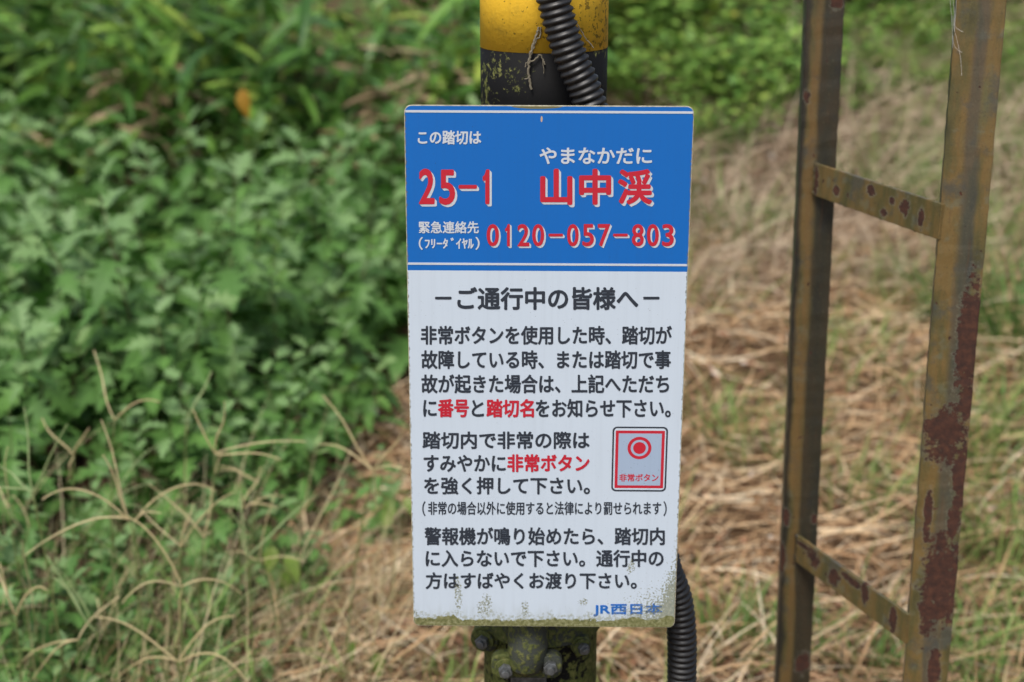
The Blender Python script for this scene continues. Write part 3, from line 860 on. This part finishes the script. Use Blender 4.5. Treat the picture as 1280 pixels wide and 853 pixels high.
dk = Scatter([shrub(70 + i, .8, .45, M['darkshrub'], 520, (.06, .11)) for i in range(3)])
for px, Y, sc in [(760, 8.3, 1.1), (830, 8.2, 1.1), (890, 8.5, 1.2), (950, 8.3, 1.1), (1010, 8.4, 1.1), (1075, 8.3, .9), (1120, 8.6, 1.0), (1290, 8.3, 1.0), (1340, 8.2, 1.1), (1230, 8.9, .9), (1180, 9.1, .9), (700, 8.6, 1.2), (1400, 8.4, 1.1), (1060, 9.3, 1.3), (950, 9.4, 1.4), (1150, 9.8, 1.3), (1260, 9.7, 1.3), (840, 9.3, 1.4), (1350, 9.5, 1.3)]:
    p = at(px, 40, Y); dk.put(p.x, Y, sc, 'dark green leafy bush along the far edge of the straw slope', 'bush', 'dark bushes along the far edge')

# ------------------------------------------------------------------ straw, grass, litter (stuff) and grass tufts
def blades(name, base, az, L, pitch, curl, wd, mat, seg=4, parent=None, twist=None):
    N = len(L); s = np.linspace(0, 1, seg + 1)[None, :]
    pit = pitch[:, None] - curl[:, None] * s
    ds_ = (L / seg)[:, None]
    cx_ = np.cumsum(np.cos(pit) * ds_, 1) - np.cos(pit) * ds_
    cz_ = np.cumsum(np.sin(pit) * ds_, 1) - np.sin(pit) * ds_
    bend = (rng.normal(0, .25, N))[:, None] * s
    ax = az[:, None] + bend
    X = base[:, 0:1] + cx_ * np.cos(ax); Y = base[:, 1:2] + cx_ * np.sin(ax); Z = base[:, 2:3] + cz_
    w_ = wd[:, None] * np.clip(1.05 - s ** 2.2, .06, 1) * .5
    tw = rng.uniform(0, 1.2, N)[:, None] if twist is None else twist[:, None]
    wx, wy, wz = -np.sin(ax) * np.cos(tw), np.cos(ax) * np.cos(tw), np.sin(tw) * np.ones_like(ax)
    A = np.stack([X - wx * w_, Y - wy * w_, Z - wz * w_], -1); B = np.stack([X + wx * w_, Y + wy * w_, Z + wz * w_], -1)
    V = np.stack([A, B], 2)                        # N, seg+1, 2, 3
    i0 = (np.arange(N)[:, None] * (seg + 1) + np.arange(seg)[None, :]) * 2
    Q = np.stack([i0, i0 + 1, i0 + 3, i0 + 2], -1)
    return quads_mesh(name, V, Q, mat, parent)
def area(n, y0, y1, left, right, pw=1.3):
    y = y0 + (y1 - y0) * rng.random(n) ** pw
    x = left(y) + (right(y) - left(y)) * rng.random(n)
    return x, y
Rt = lambda y: .42 * y + .6
Lf = lambda y: np.interp(y, [1.6, 2.6, 3.4, 5, 6.5, 9], [-1.0, -.75, -.55, -.2, .2, .5])
n = 30000
x, y = area(n, 1.7, 5.2, Lf, Rt)
k = .55 * np.sin(x * 4.3 + y * 2.1) * np.sin(y * 5.2 - x * 1.7) + .35 * np.sin(x * 13 + 2) * np.sin(y * 11) + rng.normal(0, .45, n) > -.22
x, y = x[k], y[k]; n = len(x)
tag(blades('dry_straw', np.stack([x, y, gz(x, y) + rng.random(n) * .045], -1), rng.uniform(0, 6.28, n), rng.uniform(.08, .30, n), rng.normal(.12, .25, n), rng.normal(.25, .45, n), rng.uniform(.0014, .0058, n), M['straw'], 5),
    'tan dry straw lying matted over the ground', 'straw', kind='stuff')
n = 12000
x, y = area(n, 4.6, 9.0, lambda y: np.interp(y, [4, 6.5, 9], [-.25, .2, .8]), Rt, 1.0)
tag(blades('dry_grass', np.stack([x, y, gz(x, y) + rng.random(n) * .05], -1), rng.uniform(0, 6.28, n), rng.uniform(.15, .45, n), rng.normal(.55, .35, n), rng.normal(.95, .5, n), rng.uniform(.0025, .006, n), M['greystraw'], 5),
    'greyish withered grass covering the upper slope', 'dry grass', kind='stuff')
# green grass in patches
def patch_noise(x, y): return np.sin(x * 5.1 + 2 * np.sin(y * 2.3)) * np.cos(y * 3.7 + np.sin(x * 3.3)) + .5 * np.sin(x * 11 + y * 7)
n = 27000
x, y = area(n, 2.0, 9.6, lambda y: np.interp(y, [2, 3.0, 3.4, 5, 6.5, 9], [-.12, -.2, -.2, -.05, .3, .8]), Rt, 1.1)
k = patch_noise(x, y) + .10 * (x - .3) + .26 * np.clip(y - 4.0, 0, 4) + rng.normal(0, .35, n) - 1.1 * np.clip(.34 - x / y, 0, 1) * (y > 3.9) * 3 + .35 * (x / y > .30) > .46
x, y = x[k], y[k]; n = len(x)
tag(blades('green_grass', np.stack([x, y, gz(x, y)], -1), rng.uniform(0, 6.28, n), rng.uniform(.07, .24, n) * (1 + .22 * np.clip(y - 5, 0, 4)), rng.uniform(.7, 1.5, n), rng.uniform(.2, 1.4, n), rng.uniform(.002, .0055, n), M['grass'], 5),
    'thin green grass sprouting through the straw', 'grass', kind='stuff')
n = 5200
x, y = area(n, 1.8, 6.0, Lf, Rt)
tag(blades('leaf_litter', np.stack([x, y, gz(x, y) + .004 + rng.random(n) * .03], -1), rng.uniform(0, 6.28, n), rng.uniform(.015, .05, n), rng.normal(0, .3, n), rng.normal(.2, .4, n), rng.uniform(.008, .022, n), M['litter'], 3),
    'brown leaf litter and bits scattered on the ground', 'leaf litter', kind='stuff')
n = 1000
x, y = area(n, 2.15, 3.0, lambda y: -1.15 + 0 * y, lambda y: -.22 + 0 * y, 1.0)
tag(blades('tangled_grass', np.stack([x, y, gz(x, y)], -1), rng.uniform(0, 6.28, n), rng.uniform(.18, .52, n), rng.uniform(.6, 1.5, n), rng.uniform(.1, 1.2, n), rng.uniform(.0010, .0030, n), M['fadedgrass'], 8),
    'tangled thin dry and green grass blades at the foot of the thicket', 'grass', kind='stuff')
# undergrowth below the mugwort and bamboo grass, coloured dark to deepen the shade
n = 7000
y = rng.uniform(2.5, 9.5, n); x = rng.uniform(-1, 1, n) * .5 + (-.22 * y) - .25 + rng.normal(0, .35, n) * y / 4
tag(blades('shaded_undergrowth', np.stack([x, y, gz(x, y) + rng.random(n) * .03], -1), rng.uniform(0, 6.28, n), rng.uniform(.08, .3, n), rng.normal(.3, .4, n), rng.normal(.5, .5, n), rng.uniform(.002, .006, n), M['shadestalk'], 4),
    'brown dead stalks coloured dark for the shade under the thicket', 'undergrowth', kind='stuff')

def tuft(px, py, Y, n, h, spread, mat, label, wd=(.003, .007)):
    p = at(px, py, Y); z = float(gz(p.x, Y))
    root = empty('grass_tuft', (p.x, Y, z))
    a = rng.uniform(0, 6.28, n); d = spread * np.sqrt(rng.random(n))
    base = np.stack([np.cos(a) * d, np.sin(a) * d, -.01 * np.ones(n)], -1)
    blades('leaf_blades', base, a + rng.normal(0, .6, n), h * rng.uniform(.5, 1.15, n), rng.uniform(.95, 1.5, n), rng.uniform(.2, 1.5, n), rng.uniform(*wd, n), mat, 6, root)
    tag(root, label, 'grass tuft')
tuft(1262, 430, 4.3, 230, .36, .22, M['darkgrass'], 'thick dark green grass tuft right of the rusty frame at the photo edge', (.005, .010))
tuft(1215, 330, 5.0, 120, .30, .14, M['grass'], 'pale green grass tuft behind the nearer rusty post')
tuft(900, 830, 2.72, 110, .17, .12, M['grass'], 'low bright green grass tuft beside the conduit at the lower edge')
tuft(965, 800, 2.72, 60, .16, .08, M['grass'], 'sparse green grass tuft behind the foot of the farther rusty post')
tuft(1250, 640, 3.2, 60, .2, .12, M['grass'], 'loose green grass tuft below the dark one at the right edge')
tuft(1100, 250, 5.6, 130, .34, .22, M['grass'], 'tall thin green grass tuft seen between the two rusty posts')
tuft(955, 560, 3.6, 55, .2, .10, M['grass'], 'small green grass tuft on straw left of the farther rusty post')

tuft(1235, 560, 3.6, 90, .26, .16, M['grass'], 'mid green grass tuft just under the thick dark tuft on the right')
tuft(1060, 590, 3.4, 50, .18, .10, M['grass'], 'short sparse grass tuft on straw between the posts at mid height')
tuft(1080, 830, 2.66, 60, .15, .09, M['grass'], 'little green grass tuft under the lower crossbar of the frame')
tuft(1255, 790, 2.72, 60, .18, .10, M['grass'], 'green grass tuft in the lower right corner')
tuft(905, 300, 5.2, 90, .3, .18, M['grass'], 'faded green grass tuft on the slope just right of the blue header')
# ------------------------------------------------------------------ finger grass stalks in the lower left
def quad_bez(a, m, c, n=12): return [a * (1 - t) ** 2 + m * 2 * t * (1 - t) + c * t * t for t in [i / n for i in range(n + 1)]]
def finger_grass(hub, spikes, base, label, Y, green=False, group=None, r=.0014):
    """spikes: end pixel and how far the spike bows upward (m)"""
    H = at(*hub, Y)
    gnd = Vector((at(*base, Y).x, Y + .03, 0)); gnd.z = float(gz(gnd.x, gnd.y))
    root = empty('finger_grass', gnd)
    m = gnd.lerp(H, .5) + Vector(((H.x - gnd.x) * -.25, 0, .05))
    c = MB(); P = quad_bez(Vector((0, 0, -.01)), m - gnd, H - gnd, 14)
    c.tube(P, [.0021 - .0006 * i / 14 for i in range(15)], 6)
    c.build('culm', M['culm'], root, smooth=True)
    for (px, py), bow in spikes:
        e = at(px, py, Y + random.uniform(-.06, .06)) - gnd
        h0 = H - gnd
        mm = h0.lerp(e, .5) + Vector((0, random.uniform(-.02, .02), bow))
        Q = quad_bez(h0, mm, e, 26)
        kx, kz = random.uniform(-.003, .003), random.uniform(-.003, .003)
        Q = [q_ + Vector((kx * math.sin(i * .27), 0, kz * math.sin(i * .22 + 1)  - .004 * (i / 26) ** 3)) for i, q_ in enumerate(Q)]
        Q[0] = h0
        s = MB()
        rad_ = [r * (.65 + .35 * math.sin(math.pi * min(1, .15 + i / 26))) * (1 + .16 * (i % 2)) for i in range(27)]; rad_[-1] = r * .3
        s.tube(Q, rad_, 6); s.build('spike', M['greenspike'] if green else M['spike'], root, smooth=True)
    for k in range(2):
        t = random.uniform(.05, .45); i = int(t * 14)
        lb = MB(); lb.leaf(*leaf_strip([(j / 6, j / 6, .022 * (1 - (j / 6) ** 2) + .001) for j in range(7)], .3, random.uniform(.2, .6)), leaf_matrix(P[i], random.uniform(0, 6.28), random.uniform(.3, 1.0), random.uniform(.10, .18)))
        lb.build('leaf_blade', M['grass'], root)
    tag(root, label, 'grass stalk', group)
FG = finger_grass
FG((162, 651), [((127, 521), .0), ((129, 565), .01), ((51, 622), .06), ((30, 694), .05)], (215, 900), 'tan finger grass head with one tall straight spike and long drooping ones', 2.30)
FG((228, 733), [((145, 643), .07), ((305, 742), .045), ((152, 752), .05), ((220, 808), -.005)], (225, 930), 'tan finger grass head arching widest with one spike hanging straight down', 2.28)
FG((269, 567), [((241, 509), .0), ((282, 499), .0), ((383, 550), .015), ((353, 572), .01)], (262, 860), 'finger grass head with flat right spike in front of the mugwort leaves', 2.5)
FG((41, 617), [((31, 506), .0), ((84, 527), .0), ((0, 580), .01), ((-10, 605), .0)], (85, 900), 'green finger grass head spreading upright at the left photo edge', 2.35, True)
FG((468, 590), [((404, 491), .01), ((508, 531), .0), ((399, 553), .02), ((470, 632), .0), ((512, 588), .02)], (430, 900), 'tan finger grass head spreading against the left edge of the sign', 2.55)
FG((310, 697), [((391, 618), .0), ((292, 640), .0), ((300, 610), .0)], (318, 900), 'pale green finger grass stalk with one long spike slanting to the right', 2.45, True)
FG((223, 827), [((295, 768), .045), ((119, 768), .025), ((310, 850), .05), ((142, 851), .05)], (232, 960), 'finger grass head with four low bowed spikes at the bottom edge', 2.22)
FG((303, 636), [((300, 590), .0), ((327, 582), .0), ((356, 618), .02), ((346, 633), .01)], (300, 900), 'small finger grass head with short spikes near the middle of the thicket foot', 2.6)
FG((254, 672), [((185, 603), .01), ((276, 560), .0), ((266, 660), .0)], (250, 900), 'brownish finger grass head with a spike slanting up to the left', 2.55)
FG((92, 570), [((51, 520), .0), ((112, 533), .01), ((85, 600), .0)], (100, 900), 'reddish brown finger grass stalk standing behind the left heads', 2.6)
FG((168, 652), [((272, 612), .06), ((200, 640), .02)], (180, 900), 'finger grass head with single bowed spike arching to the right', 2.42)
FG((120, 790), [((58, 690), .0), ((70, 720), .0)], (140, 950), 'thick pale green finger grass spike leaning steeply to the left', 2.25, True, r=.0016)
FG((143, 525), [((118, 435), .0), ((200, 500), .03)], (145, 900), 'tall thin finger grass stalk rising highest before the mugwort', 2.6)
FG((235, 525), [((265, 462), .0)], (232, 900), 'single green grass spike rising between mugwort leaves', 2.75, True, r=.0022)
FG((20, 770), [((0, 700), .0), ((-20, 690), .03), ((60, 735), .04)], (30, 950), 'finger grass head with bowed spikes at the lower left corner', 2.25)
FG((98, 800), [((150, 744), .02), ((40, 850), .04), ((20, 832), .03)], (100, 950), 'finger grass head low at the left with drooping tan spikes', 2.3)
FG((375, 700), [((372, 655), .0), ((440, 560), .0)], (380, 900), 'straw coloured grass stalk standing upright left of the sign foot', 2.7)
FG((440, 790), [((400, 730), .0), ((490, 755), .0)], (425, 900), 'straw grass stalk forking over the matted straw left of the sign', 2.6)
for k in range(16):
    hx, hy = random.uniform(-10, 330), random.uniform(600, 800)
    FG((hx, hy), [((hx + random.uniform(-70, 70), hy + random.uniform(-90, 10)), random.uniform(0, .04)) for _ in range(random.randint(1, 3))], (hx + random.uniform(-30, 40), 930),
       'thin faded finger grass stalk crowded among the taller heads at lower left', random.uniform(2.35, 2.7), random.random() < .35, 'thin finger grass stalks at lower left', r=.0011)

# broad leaved weeds and single leaves
def weed(px, py, Y, n, size, label):
    p = at(px, py, Y); z = float(gz(p.x, Y)); root = empty('broad_leaf_weed', (p.x, Y, z))
    h = p.z - z; st, lf = MB(), MB()
    for k in range(n):
        az = random.uniform(3.6, 5.8); tip = Vector((math.cos(az) * .03, math.sin(az) * .03, h * (1 - .3 * k / max(1, n))))
        st.tube([Vector((0, 0, -.01)), Vector((0, 0, h * .5)) + tip * .1, tip], .0012, 5)
        lf = MB(); lf.leaf(*OVA[2], leaf_matrix(tip, az, random.uniform(-1., -.3), size * random.uniform(.8, 1.1), random.uniform(-.4, .4))); lf.build('leaf', M['weedleaf'], root)
    st.build('stem', M['culm'], root, smooth=True)
    tag(root, label, 'weed')
weed(345, 672, 2.75, 3, .06, 'yellow green broad leaved weed at the right foot of the mugwort thicket')
weed(463, 795, 2.6, 2, .05, 'tiny round leaved green weed in the straw left of the sign foot')
weed(500, 615, 3.2, 5, .05, 'yellowish leaved weed peeping out beside the left edge of the sign')
p = at(304, 122, 5.4)
b = MB(); b.leaf(*OVA[2], leaf_matrix(Vector((0, 0, .04)), 4.7, -1.1, .11, .5)); b.tube([Vector((0, 0, .035)), Vector((0, .02, .0)), Vector((0, .03, -.2))], .0015, 5)
o = b.build('withered_leaf', M['yellowleaf']); o.location = p
tag(o, 'orange yellow withered leaf above the mugwort at upper left', 'leaf')
